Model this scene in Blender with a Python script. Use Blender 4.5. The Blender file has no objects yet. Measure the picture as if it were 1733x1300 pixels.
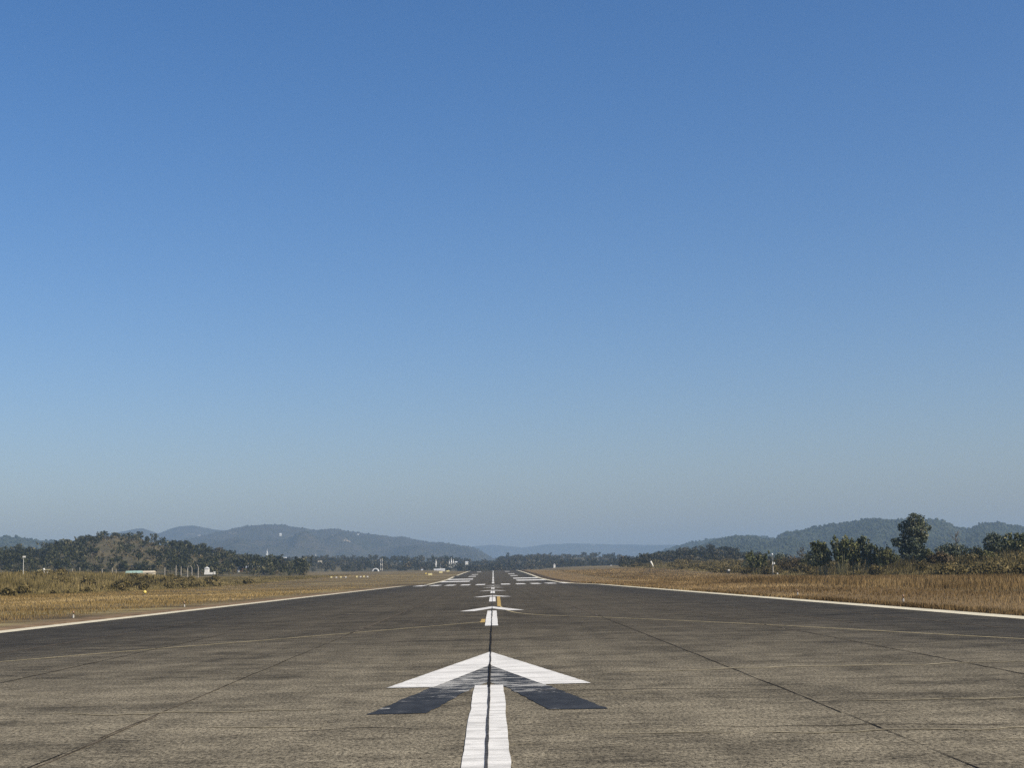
import bpy, bmesh, math, random
import numpy as np
from mathutils import Matrix, Vector

sc = bpy.context.scene
COL = sc.collection
R = np.random.RandomState
W0, H0, FPX, EYE = 1733, 1300, 2450.0, 1.7
SUN_AZ, SUN_EL = 122.0, 40.0

# ------------------------------------------------------------------ camera
CM = np.array([[0.99970323, 0.01890719, -0.01536142],
               [-0.01274446, -0.13149043, -0.99123552],
               [-0.02076136, 0.99113712, -0.13121044]])
cd = bpy.data.cameras.new('camera'); cam = bpy.data.objects.new('camera', cd); COL.objects.link(cam)
cd.sensor_width = 36; cd.lens = FPX / W0 * 36; cd.clip_start = 0.1; cd.clip_end = 60000
cam.matrix_world = Matrix([list(CM[0]) + [0], list(CM[1]) + [0], list(CM[2]) + [EYE], [0, 0, 0, 1]])
sc.camera = cam

def at(x, y, Y):
    """point seen at photo pixel (x, y), Y metres ahead"""
    d = CM @ np.array([(x - W0 / 2) / FPX, -(y - H0 / 2) / FPX, -1.0]); t = Y / d[1]
    return d[0] * t, Y, EYE + d[2] * t
def ux(x): return at(x, 970, 1.0)[0]                      # lateral slope of a photo column
def pxm(n, Y): return n * Y / FPX                         # photo pixels -> metres

# ------------------------------------------------------------------ numeric helpers
def hsh(ix, iy, s):
    v = np.sin(ix * 127.1 + iy * 311.7 + s * 74.7) * 43758.5453
    return v - np.floor(v)
def vnoise(x, y, s=0):
    x = np.asarray(x, float); y = np.asarray(y, float)
    ix, iy = np.floor(x), np.floor(y); fx, fy = x - ix, y - iy
    fx = fx * fx * (3 - 2 * fx); fy = fy * fy * (3 - 2 * fy)
    return (hsh(ix, iy, s) * (1 - fx) + hsh(ix + 1, iy, s) * fx) * (1 - fy) + (hsh(ix, iy + 1, s) * (1 - fx) + hsh(ix + 1, iy + 1, s) * fx) * fy
def fbm(x, y, o=4, s=0):
    r = 0; a = 1; t = 0
    for k in range(o):
        r = r + a * vnoise(np.asarray(x) * 2 ** k, np.asarray(y) * 2 ** k, s + k * 3.1); t += a; a *= .5
    return r / t
def ss(x, a, b):
    t = np.clip((np.asarray(x, float) - a) / (b - a), 0, 1); return t * t * (3 - 2 * t)

# ------------------------------------------------------------------ object helpers
def np_mesh(name, V, F, tint=None, smooth=False):
    V = np.asarray(V, np.float32); F = np.asarray(F, np.int32); m, k = F.shape
    me = bpy.data.meshes.new(name)
    me.vertices.add(len(V)); me.vertices.foreach_set('co', V.ravel())
    me.loops.add(m * k); me.loops.foreach_set('vertex_index', F.ravel())
    me.polygons.add(m); me.polygons.foreach_set('loop_start', np.arange(0, m * k, k, dtype=np.int32))
    if smooth: me.polygons.foreach_set('use_smooth', np.ones(m, bool))
    if tint is not None:
        a = me.attributes.new('tint', 'FLOAT', 'POINT'); a.data.foreach_set('value', np.asarray(tint, np.float32))
    me.update(calc_edges=True); return me
def link(name, me, mat, parent=None, loc=None):
    o = bpy.data.objects.new(name, me); COL.objects.link(o)
    if mat is not None and not me.materials: me.materials.append(mat)
    if parent is not None: o.parent = parent
    if loc is not None: o.location = loc
    return o
def tag(o, label=None, cat=None, group=None, kind=None):
    if label: o['label'] = label
    if cat: o['category'] = cat
    if group: o['group'] = group
    if kind: o['kind'] = kind
    return o
def thing(name, label, cat, loc, rz=0, group=None):
    o = bpy.data.objects.new(name, None); COL.objects.link(o); o.empty_display_size = .2
    o.location = loc; o.rotation_euler = (0, 0, rz); return tag(o, label, cat, group)
class MB:
    def __init__(s): s.v = []; s.f = []
    def box(s, x0, x1, y0, y1, z0, z1):
        n = len(s.v); s.v += [(x, y, z) for z in (z0, z1) for y in (y0, y1) for x in (x0, x1)]
        s.f += [tuple(n + i for i in q) for q in ((0, 2, 3, 1), (4, 5, 7, 6), (0, 1, 5, 4), (2, 6, 7, 3), (0, 4, 6, 2), (1, 3, 7, 5))]; return s
    def tube(s, pts, rad, seg=8, cap=True):
        pts = [Vector(p) for p in pts]; n0 = len(s.v)
        for i, p in enumerate(pts):
            d = (pts[min(i + 1, len(pts) - 1)] - pts[max(i - 1, 0)]).normalized()
            a = d.orthogonal().normalized() if abs(d.z) < .95 else Vector((1, 0, 0)); b = d.cross(a).normalized(); a = b.cross(d)
            r = rad[i] if isinstance(rad, (list, tuple)) else rad
            s.v += [tuple(p + (a * math.cos(2 * math.pi * k / seg) + b * math.sin(2 * math.pi * k / seg)) * r) for k in range(seg)]
        for i in range(len(pts) - 1):
            for k in range(seg):
                k2 = (k + 1) % seg; s.f.append((n0 + i * seg + k, n0 + i * seg + k2, n0 + (i + 1) * seg + k2, n0 + (i + 1) * seg + k))
        if cap:
            s.f.append(tuple(n0 + k for k in range(seg))[::-1]); s.f.append(tuple(n0 + (len(pts) - 1) * seg + k for k in range(seg)))
        return s
    def lathe(s, prof, seg=14, c=(0, 0, 0)):
        return s.tube([(c[0], c[1], c[2] + z) for r, z in prof], [r for r, z in prof], seg)
    def poly(s, pts): n = len(s.v); s.v += list(pts); s.f.append(tuple(range(n, n + len(pts)))); return s
    def build(s, name, mat, parent=None, smooth=False):
        me = bpy.data.meshes.new(name); me.from_pydata([tuple(map(float, p)) for p in s.v], [], s.f); me.update()
        bm = bmesh.new(); bm.from_mesh(me); bmesh.ops.recalc_face_normals(bm, faces=bm.faces); bm.to_mesh(me); bm.free()
        if smooth:
            for p in me.polygons: p.use_smooth = True
        return link(name, me, mat, parent)

# ------------------------------------------------------------------ materials
class NT:
    def __init__(s, name):
        s.m = bpy.data.materials.new(name); s.m.use_nodes = True; s.t = s.m.node_tree
        s.b = s.t.nodes['Principled BSDF']; s.out = s.t.nodes['Material Output']
        s.b.inputs['Roughness'].default_value = .85; s.b.inputs['Specular IOR Level'].default_value = .15
    def add(s, typ, **kw):
        n = s.t.nodes.new('ShaderNode' + typ)
        for k, v in kw.items():
            if k.startswith('_'): setattr(n, k[1:], v)
        for k, v in kw.items():
            if k.startswith('_'): continue
            key = int(k[1:]) if k[0] == 'i' and k[1:].isdigit() else k.replace('__', ' ')
            s.set(n.inputs[key], v)
        return n
    def set(s, sock, v):
        if isinstance(v, bpy.types.NodeSocket): s.t.links.new(v, sock)
        elif isinstance(v, tuple) and len(v) == 3 and sock.type == 'RGBA': sock.default_value = (*v, 1)
        else: sock.default_value = v
    def pos(s): return s.add('NewGeometry').outputs['Position']
    def mp(s, v, sx, sy, sz, off=(0, 0, 0)):
        return s.add('Mapping', Vector=v, Scale=(sx, sy, sz), Location=off).outputs[0]
    def noise(s, v, scale, det=4, rough=.6, lac=2.0, dist=0):
        return s.add('TexNoise', Vector=v, Scale=scale, Detail=det, Roughness=rough, Lacunarity=lac, Distortion=dist).outputs['Fac']
    def rng(s, v, a, b, lo=0., hi=1., smooth=True):
        n = s.add('MapRange', Value=v); n.interpolation_type = 'SMOOTHSTEP' if smooth else 'LINEAR'
        n.inputs[1].default_value = a; n.inputs[2].default_value = b; n.inputs[3].default_value = lo; n.inputs[4].default_value = hi
        return n.outputs[0]
    def math(s, op, a, b=0.):
        n = s.add('Math', _operation=op); s.set(n.inputs[0], a); s.set(n.inputs[1], b); return n.outputs[0]
    def mix(s, f, a, b, bt='MIX'):
        n = s.t.nodes.new('ShaderNodeMix'); n.data_type = 'RGBA'; n.blend_type = bt
        s.set(n.inputs[0], f); s.set(n.inputs[6], a); s.set(n.inputs[7], b); return n.outputs[2]
    def xyz(s, v): return s.add('SeparateXYZ', Vector=v).outputs
    def attr(s, name): return s.add('Attribute', _attribute_name=name).outputs['Fac']
    def bump(s, h, st=.3, d=.02): s.set(s.b.inputs['Normal'], s.add('Bump', Height=h, Strength=st, Distance=d).outputs[0])
    def done(s, col): s.set(s.b.inputs['Base Color'], col); return s.m

def plain(name, c, var=.25, scale=3., rough=.7, spec=.2, metal=0.):
    t = NT(name); n = t.noise(t.add('TexCoord').outputs['Object'], scale, 5, .65)
    t.b.inputs['Roughness'].default_value = rough; t.b.inputs['Specular IOR Level'].default_value = spec; t.b.inputs['Metallic'].default_value = metal
    return t.done(t.mix(t.rng(n, .3, .7), tuple(q * (1 - var) for q in c), tuple(min(1, q * (1 + var * .5)) for q in c)))

def m_asphalt():
    t = NT('worn_asphalt'); p = t.pos(); x, y, z = t.xyz(p)
    big = t.noise(p, .11, 3, .55); med = t.noise(t.mp(p, .55, .8, 1), 1, 5, .62)
    strk = t.noise(t.mp(p, .35, 1.3, 1), 1, 7, .72, 2.1, 1.0)
    strk3 = t.noise(t.mp(p, .10, .30, 1, (13, 4, 0)), 1, 7, .74, 2.3, 1.2); strk2 = t.noise(t.mp(p, 1.1, 5., 1, (7, 3, 0)), 1, 5, .75, 2.2, .6)
    grain = t.noise(t.mp(p, 1, .42, 1), 24, 4, .8); grain2 = t.noise(t.mp(p, 1, .5, 1), 75, 2, .7)
    lng = t.noise(t.mp(p, 1.6, .02, 1, (3, 0, 0)), 1, 3, .6)
    ax = t.math('ABSOLUTE', t.math('ADD', x, .3))
    w = t.math('ADD', ax, t.math('MULTIPLY', t.math('SUBTRACT', med, .5), 7.))
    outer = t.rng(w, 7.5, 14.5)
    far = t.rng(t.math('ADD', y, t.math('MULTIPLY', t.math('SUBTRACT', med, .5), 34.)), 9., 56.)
    iso = t.noise(p, .9, 10, .80, 2.0, .3); iso2 = t.noise(t.mp(p, .8, 1, 1, (31, 17, 0)), .33, 9, .72, 2.1, .6)
    v = t.math('MULTIPLY', iso, .30)
    for q_, w_ in ((iso2, .24), (strk, .16), (strk2, .10), (strk3, .10), (lng, .09), (big, .05)): v = t.math('ADD', v, t.math('MULTIPLY', q_, w_))
    v = t.rng(v, .435, .568, 0, 1, False)
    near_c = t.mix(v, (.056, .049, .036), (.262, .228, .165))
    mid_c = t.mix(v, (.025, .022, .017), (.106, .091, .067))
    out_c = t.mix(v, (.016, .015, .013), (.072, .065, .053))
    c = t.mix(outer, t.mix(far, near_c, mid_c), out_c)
    g = t.rng(t.math('ADD', t.math('MULTIPLY', grain, .62), t.math('MULTIPLY', grain2, .38)), .40, .60, .12, 1.80, False)
    c = t.mix(1., c, t.add('CombineColor', i0=g, i1=g, i2=g).outputs[0], 'MULTIPLY')
    # pale dusty scuffs in short cross streaks
    sc_ = t.noise(t.mp(p, .5, 2.2, 1, (11, 5, 0)), 1, 6, .68, 2.1, 1.0)
    c = t.mix(t.math('MULTIPLY', t.rng(sc_, .585, .72), t.math('MULTIPLY', t.rng(grain, .36, .6), .7)), c, (.34, .29, .19))
    t.bump(t.math('ADD', t.math('MULTIPLY', grain, .6), t.math('MULTIPLY', strk2, .4)), .8, .014)
    t.b.inputs['Roughness'].default_value = .95; t.b.inputs['Specular IOR Level'].default_value = .08
    return t.done(c)

def m_paint(name, c, dirt, wear=.62):
    t = NT(name); p = t.pos()
    a = t.noise(t.mp(p, .9, 3.2, 1), 1, 6, .7); b = t.noise(t.mp(p, 3., 14., 1, (2, 9, 0)), 1, 4, .7); g = t.noise(p, 55, 3, .7)
    col = t.mix(t.rng(a, .42, .64, 0, .9), c, tuple(q * .62 for q in c))
    col = t.mix(t.math('MULTIPLY', t.rng(b, wear - .03, wear + .06), .75), col, dirt)
    col = t.mix(t.rng(g, .35, .65, .18, 0), col, dirt)
    t.bump(g, .35, .006); return t.done(col)

def m_oldpaint():
    t = NT('blackened_paint'); p = t.pos(); x, y, z = t.xyz(p)
    a = t.noise(t.mp(p, 1.3, 3.6, 1), 1, 7, .74, 2.2, .9); b = t.noise(t.mp(p, 2.6, 1.6, 1, (4, 1, 0)), 1, 5, .7); g = t.noise(p, 45, 3, .7)
    col = t.mix(t.rng(b, .3, .7), (.022, .026, .033), (.050, .055, .064))
    lim = t.rng(y, 20.2, 22.8, .615, .48)                       # more of the black has flaked off near the tip
    chip = t.rng(t.math('SUBTRACT', a, lim), 0., .05)
    col = t.mix(t.math('MULTIPLY', chip, .8), col, (.56, .55, .52))
    col = t.mix(t.rng(g, .35, .65, .35, 0), col, (.03, .03, .03))
    t.bump(g, .4, .008); return t.done(col)

def m_ground():
    t = NT('dry_field'); p = t.pos(); x, y, z = t.xyz(p)
    n1 = t.noise(p, .035, 5, .6); n2 = t.noise(p, .6, 5, .7); n3 = t.noise(t.mp(p, .02, .09, 1), 1, 4, .6)
    c = t.mix(t.rng(n1, .35, .65), (.130, .098, .048), (.225, .175, .088))
    c = t.mix(t.rng(n3, .5, .62), c, (.090, .066, .034))
    c = t.mix(t.rng(n3, .46, .36), c, (.33, .27, .13))
    c = t.mix(t.rng(n2, .35, .7, .45, 0), c, (.075, .05, .024))
    soil = t.mix(t.rng(n2, .3, .7), (.105, .066, .036), (.29, .205, .12))
    lw = t.math('ADD', x, t.math('MULTIPLY', t.math('SUBTRACT', n2, .5), 2.6))
    c = t.mix(t.math('MULTIPLY', t.math('MULTIPLY', t.rng(lw, -21.6, -19.6), t.rng(lw, 0., -10.)), t.rng(y, 310., 280.)), c, soil)
    c = t.mix(t.math('MULTIPLY', t.rng(x, 34., 29.), t.rng(x, 10., 17.)), c, t.mix(n2, (.11, .07, .03), (.27, .19, .09)))
    c = t.mix(t.math('MULTIPLY', t.rng(lw, 19.2, 18.2), t.rng(lw, 0., 10.)), c, (.06, .04, .022))  # shade under the right-hand grass edge, mixed into the ground colour
    t.bump(n2, .6, .12); return t.done(c)

def m_blade(name, lo, mid, hi, patch=.06):
    t = NT(name); v = t.attr('tint'); p = t.pos()
    n = t.noise(p, patch, 4, .65)
    k = t.math('ADD', t.math('MULTIPLY', v, .55), t.math('MULTIPLY', t.rng(n, .32, .68), .45))
    c = t.mix(t.rng(k, .5, .95), t.mix(t.rng(k, .05, .5), lo, mid), hi)
    t.b.inputs['Roughness'].default_value = .8
    return t.done(c)

def m_hill(name, a, b, c3, patch, sc1=.004, bumpd=12.):
    t = NT(name); p = t.pos()
    n1 = t.noise(p, sc1, 6, .62); n2 = t.noise(p, sc1 * 6, 5, .65); n3 = t.noise(t.mp(p, 1, 1, 2.4, (50, 9, 0)), sc1 * 2.2, 5, .6)
    c = t.mix(t.rng(n1, .36, .62), a, b); c = t.mix(t.rng(n2, .4, .7, 0, .8), c, c3)
    c = t.mix(t.rng(n3, .645, .70, 0, .8), c, patch)
    t.bump(n2, .8, bumpd); return t.done(c)

M = dict(
    asphalt=m_asphalt(), white=m_paint('white_paint', (.86, .845, .81), (.22, .20, .17)), edge=m_paint('cream_paint', (.78, .72, .55), (.3, .22, .13), .66),
    yellow=m_paint('yellow_paint', (.58, .40, .13), (.16, .12, .08), .56), paleyel=m_paint('faded_yellow_paint', (.50, .42, .25), (.17, .145, .10), .58),
    oldpaint=m_oldpaint(), joint=plain('tar_joint', (.024, .021, .018), .4, 8, .9, .05), jointdim=plain('worn_joint', (.052, .045, .035), .6, 1.5, .95, .05), jointpale=plain('dusty_joint', (.12, .10, .076), .6, 1.2, .95, .05),
    scuff=plain('pale_scuff', (.30, .26, .18), .45, 3, .95, .05), jointgrey=plain('grey_joint', (.075, .075, .078), .5, 9, .9, .05),
    ground=m_ground(),
    grassL=m_blade('straw_grass', (.090, .062, .020), (.245, .172, .070), (.46, .34, .165)),
    grassR=m_blade('russet_grass', (.074, .046, .018), (.190, .126, .056), (.42, .30, .15)),
    scrubL=m_blade('olive_scrub', (.044, .036, .011), (.145, .115, .044), (.31, .24, .11), .12),
    scrubR=m_blade('dry_scrub', (.040, .033, .012), (.130, .104, .044), (.33, .26, .12), .12),
    leaf=m_blade('dark_leaves', (.024, .032, .019), (.080, .096, .060), (.30, .29, .20), .4),
    leaf2=m_blade('olive_leaves', (.035, .040, .016), (.095, .098, .042), (.21, .19, .09), .4),
    leaf3=m_blade('bamboo_leaves', (.025, .033, .014), (.105, .118, .050), (.33, .29, .14), .5),
    leafd=m_blade('dry_leaves', (.040, .030, .017), (.105, .078, .042), (.19, .145, .085), .4),
    drybush=m_blade('dry_bushes', (.058, .047, .024), (.150, .122, .064), (.29, .235, .135), .02),
    wood=m_blade('hill_wood_leaves', (.013, .017, .008), (.044, .048, .022), (.165, .150, .080), .01),
    wood2=m_blade('mixed_wood_leaves', (.018, .022, .014), (.050, .050, .030), (.125, .100, .062), .006),
    bark=plain('bark', (.12, .095, .07), .5, 5), barkp=plain('pale_bark', (.30, .26, .20), .5, 5), culm=plain('bamboo_culm', (.24, .23, .13), .4, 5),
    metw=plain('white_metal', (.72, .70, .66), .15, 4, .5, .3), metg=plain('grey_metal', (.30, .31, .33), .3, 4, .5, .3), metd=plain('dark_metal', (.03, .03, .03), .3, 4, .6, .3),
    conc=plain('weathered_concrete', (.42, .38, .32), .35, 5), teal=plain('teal_sheet_roof', (.34, .48, .43), .25, 2), cream=plain('cream_wall', (.62, .55, .42), .2, 2),
    basewhite=plain('dusty_white', (.55, .53, .49), .25, 9), whitewall=plain('whitewash', (.80, .79, .76), .12, 2), roofw=plain('white_sheet_roof', (.74, .76, .78), .15, 2), red=plain('faded_red_paint', (.26, .09, .07), .2, 4),
    orange=plain('orange_lens', (.34, .20, .12), .2, 5, .3, .5), ballyel=plain('yellow_plastic', (.80, .62, .16), .2, 5, .45, .4), signyel=plain('pale_yellow_board', (.82, .72, .38), .12, 3, .5, .3),
    rust=plain('rust_roof', (.25, .13, .08), .3, 2), dark=plain('dark_opening', (.02, .02, .02), .2, 2), cloth=plain('white_windsock_cloth', (.82, .79, .72), .12, 3, .8, .1),
)

# ------------------------------------------------------------------ terrain
PK = np.array([[-400, 0], [340, 0], [408, .28], [478, .72], [560, 1.62], [640, 2.4], [720, 3.15], [800, 3.85], [900, 4.75], [980, 5.2], [1060, 5.35], [1200, 5.1], [1500, 5.0], [20000, 5.0]])
def P(Y): return np.interp(Y, PK[:, 0], PK[:, 1])
def zf(X, Y):
    X = np.asarray(X, float); Y = np.asarray(Y, float); s = np.abs(X)
    z = P(Y) - .06 + .085 * np.where(X < 0, ss(-X, 18.95, 19.3), ss(X, 17.58, 18.2))
    z = z + ss(-X, 82, 122) * ss(Y, 140, 240) * (1 - ss(Y, 480, 610)) * 3.1            # bank left of the strip
    z = z + ss(-X, 100, 320) * ss(Y, 450, 760) * 4.0
    z = z + ss(s, 19, 62) * ss(Y, 1010, 1360) * 2.9
    z = z + ss(X, 50, 90) * ss(Y, 420, 720) * .9 + ss(X, 84, 130) * (1 - ss(Y, 500, 900)) * .5
    z = z + ss(s, 22, 40) * (fbm(X * .05, Y * .05, 3, 5) - .5) * .35
    return z
YR = np.concatenate([np.arange(-120, 0, 20), np.arange(0, 340, 5.), np.arange(340, 1100, 10.), np.arange(1100, 2000, 60), np.geomspace(2000, 13800, 24)])
xp = np.concatenate([np.arange(0, 15, 5.), [15.4, 16.5, 17.5, 17.65, 18.2, 18.9, 19.0, 19.3, 20, 22, 25], np.arange(30, 160, 4.), np.arange(160, 420, 15.), np.geomspace(420, 13800, 26)])
XC = np.concatenate([-xp[:0:-1], xp])
gx, gy = np.meshgrid(XC, YR); gz = zf(gx, gy)
def grid_faces(r, c):
    i = np.arange((r - 1) * (c - 1)); a = (i // (c - 1)) * c + i % (c - 1)
    return np.stack([a, a + 1, a + c + 1, a + c], 1)
tag(link('ground', np_mesh('ground', np.stack([gx, gy, gz], -1).reshape(-1, 3), grid_faces(len(YR), len(XC)), smooth=True), M['ground']), kind='structure')

# ------------------------------------------------------------------ runway and its markings
def le(Y): return np.interp(Y, [-200, 296, 330, 2000], [-18.95, -18.95, -15.7, -15.7])
def re_(Y): return np.interp(Y, [-200, 236, 276, 2000], [17.6, 17.6, 15.6, 15.6])
YW = YR[(YR >= -60) & (YR <= 1160)]
rows = [np.linspace(le(y), re_(y), 9) for y in YW]
RV = np.array([(x, y, P(y)) for y, r_ in zip(YW, rows) for x in r_])
runway = tag(link('runway', np_mesh('runway', RV, grid_faces(len(YW), 9)), M['asphalt']), 'long grey asphalt runway with white arrows down its middle', 'runway', kind='structure')
AX = -.1

def rag(pts, z, name, mat, label=None, step=.22, amp=.012, seed=0):
    rr = random.Random(seed); out = []
    for i, a in enumerate(pts):
        b = pts[(i + 1) % len(pts)]; L = math.hypot(b[0] - a[0], b[1] - a[1]); n = max(1, int(L / step)); nx, ny = (b[1] - a[1]) / L, -(b[0] - a[0]) / L
        for k in range(n):
            t = k / n; j = 0 if k == 0 else rr.uniform(-amp, amp); x = a[0] + (b[0] - a[0]) * t + nx * j; y = a[1] + (b[1] - a[1]) * t + ny * j
            out.append((x, y, z + float(P(y))))
    o = MB().poly(out).build(name, mat, runway)
    if label: o['label'] = label
    return o
def strip(x0, x1, y0, y1, z, name, mat, label=None, wob=0., seed=0, step=2.5, taper=False):
    """a band along the runway; x0, x1 are numbers or functions of Y"""
    f0 = x0 if callable(x0) else (lambda y: x0); f1 = x1 if callable(x1) else (lambda y: x1)
    ys = sorted(set([y0, y1] + [y for y in YR if y0 < y < y1] + list(np.arange(y0, y1, step))))
    ys = np.array([y for i, y in enumerate(ys) if i == 0 or y - ys[i - 1] > 1e-3])
    wv = (fbm(ys * .6, ys * 0, 3, seed) - .5) * 2 * wob; wv2 = (fbm(ys * 1.7, ys * 0 + 9, 3, seed + 1) - .5) * wob
    V = []
    for y, a, b in zip(ys, wv, wv2): V += [(f0(y) + a - b, y, P(y) + z), (f1(y) + a + b, y, P(y) + z)]
    o = link(name, np_mesh(name, V, grid_faces(len(ys), 2)), mat, runway)
    if label: o['label'] = label
    return o

TIPS = [33.1, 81.9, 128.9, 175.6, 222.5, 266.]
for i, t in enumerate(TIPS):
    q = .006
    rag([(AX, t), (AX - 1.59, t - 10.2), (AX - .86, t - 10.25), (AX, t - 4.95), (AX + .84, t - 10.1), (AX + 1.59, t - 10.1)], .010, 'arrow_head', M['white'], seed=i, amp=q)
    s0, s1 = t - 10.05, max(t - 31.6, -6)
    if i == 5: s1 = t - 18
    def wedge(sgn, i=i): return lambda y: AX + sgn * (.225 + (float(fbm(y * 1.1, sgn * 3 + i, 3, 4)) - .5) * .022)
    strip(wedge(-1), wedge(1), s1, s0, .010, 'arrow_shaft', M['white'], step=.25)
rag([(AX, 28.95), (AX - 1.53, 18.55), (AX - .77, 18.6), (AX - .25, 22.5), (AX, 23.8), (AX + .27, 22.6), (AX + .76, 18.75), (AX + 1.52, 18.65)], .006, 'old_arrow_head', M['oldpaint'],
    'blue-black painted-out arrow head with flaked white streaks', seed=40, amp=.02)
# side stripes
strip(lambda y: le(y) + .02, lambda y: le(y) + .95, -20, 302, .007, 'side_stripe', M['edge'], 'cream side stripe on the left', .03, 3)
strip(lambda y: re_(y) - .95, lambda y: re_(y) - .02, -20, 268, .007, 'side_stripe', M['edge'], 'cream side stripe on the right', .03, 4)
strip(lambda y: le(y) + .02, lambda y: le(y) + .95, 330, 560, .007, 'side_stripe', M['edge'], None, .02, 5)
strip(lambda y: le(y) + .02, lambda y: le(y) + .95, 610, 1010, .007, 'side_stripe', M['edge'], None, .02, 6)
strip(lambda y: re_(y) - .95, lambda y: re_(y) - .02, 268, 1030, .011, 'side_stripe', M['edge'], None, .02, 7)
# threshold keys
for k in range(5):
    for s in (-1, 1):
        x = AX + s * (1.6 + 3.0 * k + .9); strip(x - .9, x + .9, 279, 308, .010, 'threshold_stripe', M['white'], None, .03, k * 2 + s)
strip(-14.6, 14.6, 275.8, 277.4, .009, 'threshold_line', M['jointpale'], 'faint worn line in front of the threshold stripes')
# aiming point and touchdown bars
for s in (-1, 1):
    for (y0, y1, a, b) in ((398, 426, 6.6, 14.6), (468, 492, 6.6, 14.6), (552, 571, 6.6, 9.4), (632, 652, 6.6, 9.4), (800, 826, 6.6, 9.0)):
        strip(AX + s * a if s > 0 else AX - b, AX + b if s > 0 else AX - a, y0, y1, .010, 'touchdown_bar', M['white'], None, .05, y0)
y = 330
while y < 1010:
    strip(AX - .27, AX + .27, y, min(y + 34, 1015), .010, 'centre_line_dash', M['white'], None, .01, y); y += 50
# thin yellow taxi lines and the wide yellow bar
def ribbon(pts, w, z, name, mat, label=None):
    pts = [Vector((*p, 0)) for p in pts]; V = []
    fine = []
    for i in range(len(pts) - 1):
        p0, p1, p2, p3 = pts[max(i - 1, 0)], pts[i], pts[i + 1], pts[min(i + 2, len(pts) - 1)]
        for k in range(10):
            u = k / 10; fine.append(.5 * ((2 * p1) + (p2 - p0) * u + (2 * p0 - 5 * p1 + 4 * p2 - p3) * u * u + (3 * p1 - p0 - 3 * p2 + p3) * u ** 3))
    fine.append(pts[-1])
    for i, p in enumerate(fine):
        d = (fine[min(i + 1, len(fine) - 1)] - fine[max(i - 1, 0)]).normalized(); n = Vector((d.y, -d.x, 0)) * w / 2 * (1 + .25 * (float(vnoise(i * .7, 2, 5)) - .5))
        V += [tuple(p - n + Vector((0, 0, z))), tuple(p + n + Vector((0, 0, z)))]
    o = link(name, np_mesh(name, V, grid_faces(len(fine), 2)), mat, runway)
    if label: o['label'] = label
    return o
ribbon([(-17.2, 21.), (-14.3, 27.3), (-11.18, 33.39), (-8.93, 37.96), (-5.9, 43.58), (-2.75, 50.04), (-.5, 54.6)], .13, .006, 'taxi_line', M['paleyel'], 'thin faded yellow line turning off to the left')
ribbon([(.38, 82.), (.45, 76.5), (.69, 71.4), (1.2, 66.), (2.33, 61.6), (4.64, 56.4), (8.57, 45.8), (12.2, 33.7), (15.4, 24.)], .12, .006, 'taxi_line', M['paleyel'], 'thin faded yellow line turning off to the right')
rag([(.19, 82.), (.40, 82.), (.53, 126.), (.27, 126.)], .008, 'taxi_line', M['yellow'], 'wide yellow bar beside the white arrows', seed=3)
rag([(-.52, 54.), (-.35, 54.), (-.34, 58.2), (-.50, 58.2)], .008, 'taxi_line', M['yellow'], 'short yellow block beside the second arrow shaft', seed=5)
# joints and cracks
strip(AX - .016, AX + .016, 2, 330, .015, 'expansion_joint', M['jointgrey'], 'dark joint running through the arrows', .012, 21, .3)
strip(AX - .020, AX + .022, 22.6, 28.4, .018, 'expansion_joint', M['joint'], None, .012, 21, .3)
strip(AX - .018, AX + .018, 33.0, 51.3, .018, 'expansion_joint', M['joint'], None, .012, 23, .3)
strip(AX - .02, AX + .02, 60, 72, .018, 'expansion_joint', M['joint'], None, .03, 25, .3)
def lx(a, b, y0, y1): return lambda y: a + (b - a) * (y - y0) / (y1 - y0)
for k, (xa, xb, y0, y1, w, m, z) in enumerate(((-4.36, -4.40, 4, 16.5, .014, 'joint', .006), (-4.40, -4.42, 16.5, 24, .03, 'jointpale', .006), (-4.42, -4.5, 24, 46, .025, 'jointdim', .006), (-4.5, -4.6, 46, 150, .10, 'jointpale', .006),
        (-4.31, -4.36, 12, 19, .03, 'jointpale', .005), (4.0, 4.12, 4, 17.5, .015, 'joint', .006), (4.12, 4.16, 17.5, 26, .02, 'jointdim', .006), (4.16, 4.26, 26, 60, .025, 'jointdim', .006), (4.26, 4.4, 60, 240, .12, 'jointpale', .006),
        (8.15, 8.5, 12, 40, .03, 'jointdim', .006), (8.5, 8.7, 40, 110, .05, 'jointpale', .006), (11.3, 11.0, 46, 125, .10, 'jointpale', .006), (13.9, 13.8, 40, 120, .10, 'jointpale', .006), (-8.7, -8.8, 20, 48, .03, 'jointdim', .006), (-12.6, -12.7, 34, 140, .09, 'jointpale', .006))):
    f = lx(xa, xb, y0, y1); strip(lambda y, f=f, w=w: f(y) - w / 2, lambda y, f=f, w=w: f(y) + w / 2, y0, y1, z, 'expansion_joint', M[m], None, .02, 30 + k, .35)
def crack(x0, x1, ya, yb, w, seed, m='jointdim'):
    n = int(abs(x1 - x0) / .12) + 2; xs = np.linspace(x0, x1, n); yy = np.linspace(ya, yb, n) + (fbm(xs * 1.2, xs * 0, 4, seed) - .5) * .7
    ww = w * (.35 + fbm(xs * 2.3, xs * 0 + 5, 3, seed)) * np.sin(np.linspace(.15, math.pi - .15, n)) ** .4
    V = []
    for x, y_, q in zip(xs, yy, ww): V += [(x, y_ - q / 2, .0062), (x, y_ + q / 2, .0062)]
    link('crack', np_mesh('crack', V, grid_faces(n, 2)), M[m], runway)
for a in ((.3, 4.2, 21.95, 21.2, .06, 1), (.25, 6.5, 16.9, 15.6, .035, 2), (-2.6, -.5, 16.6, 17.0, .04, 3), (4.5, 8.5, 27.0, 26.2, .05, 5)): crack(*a)
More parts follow.
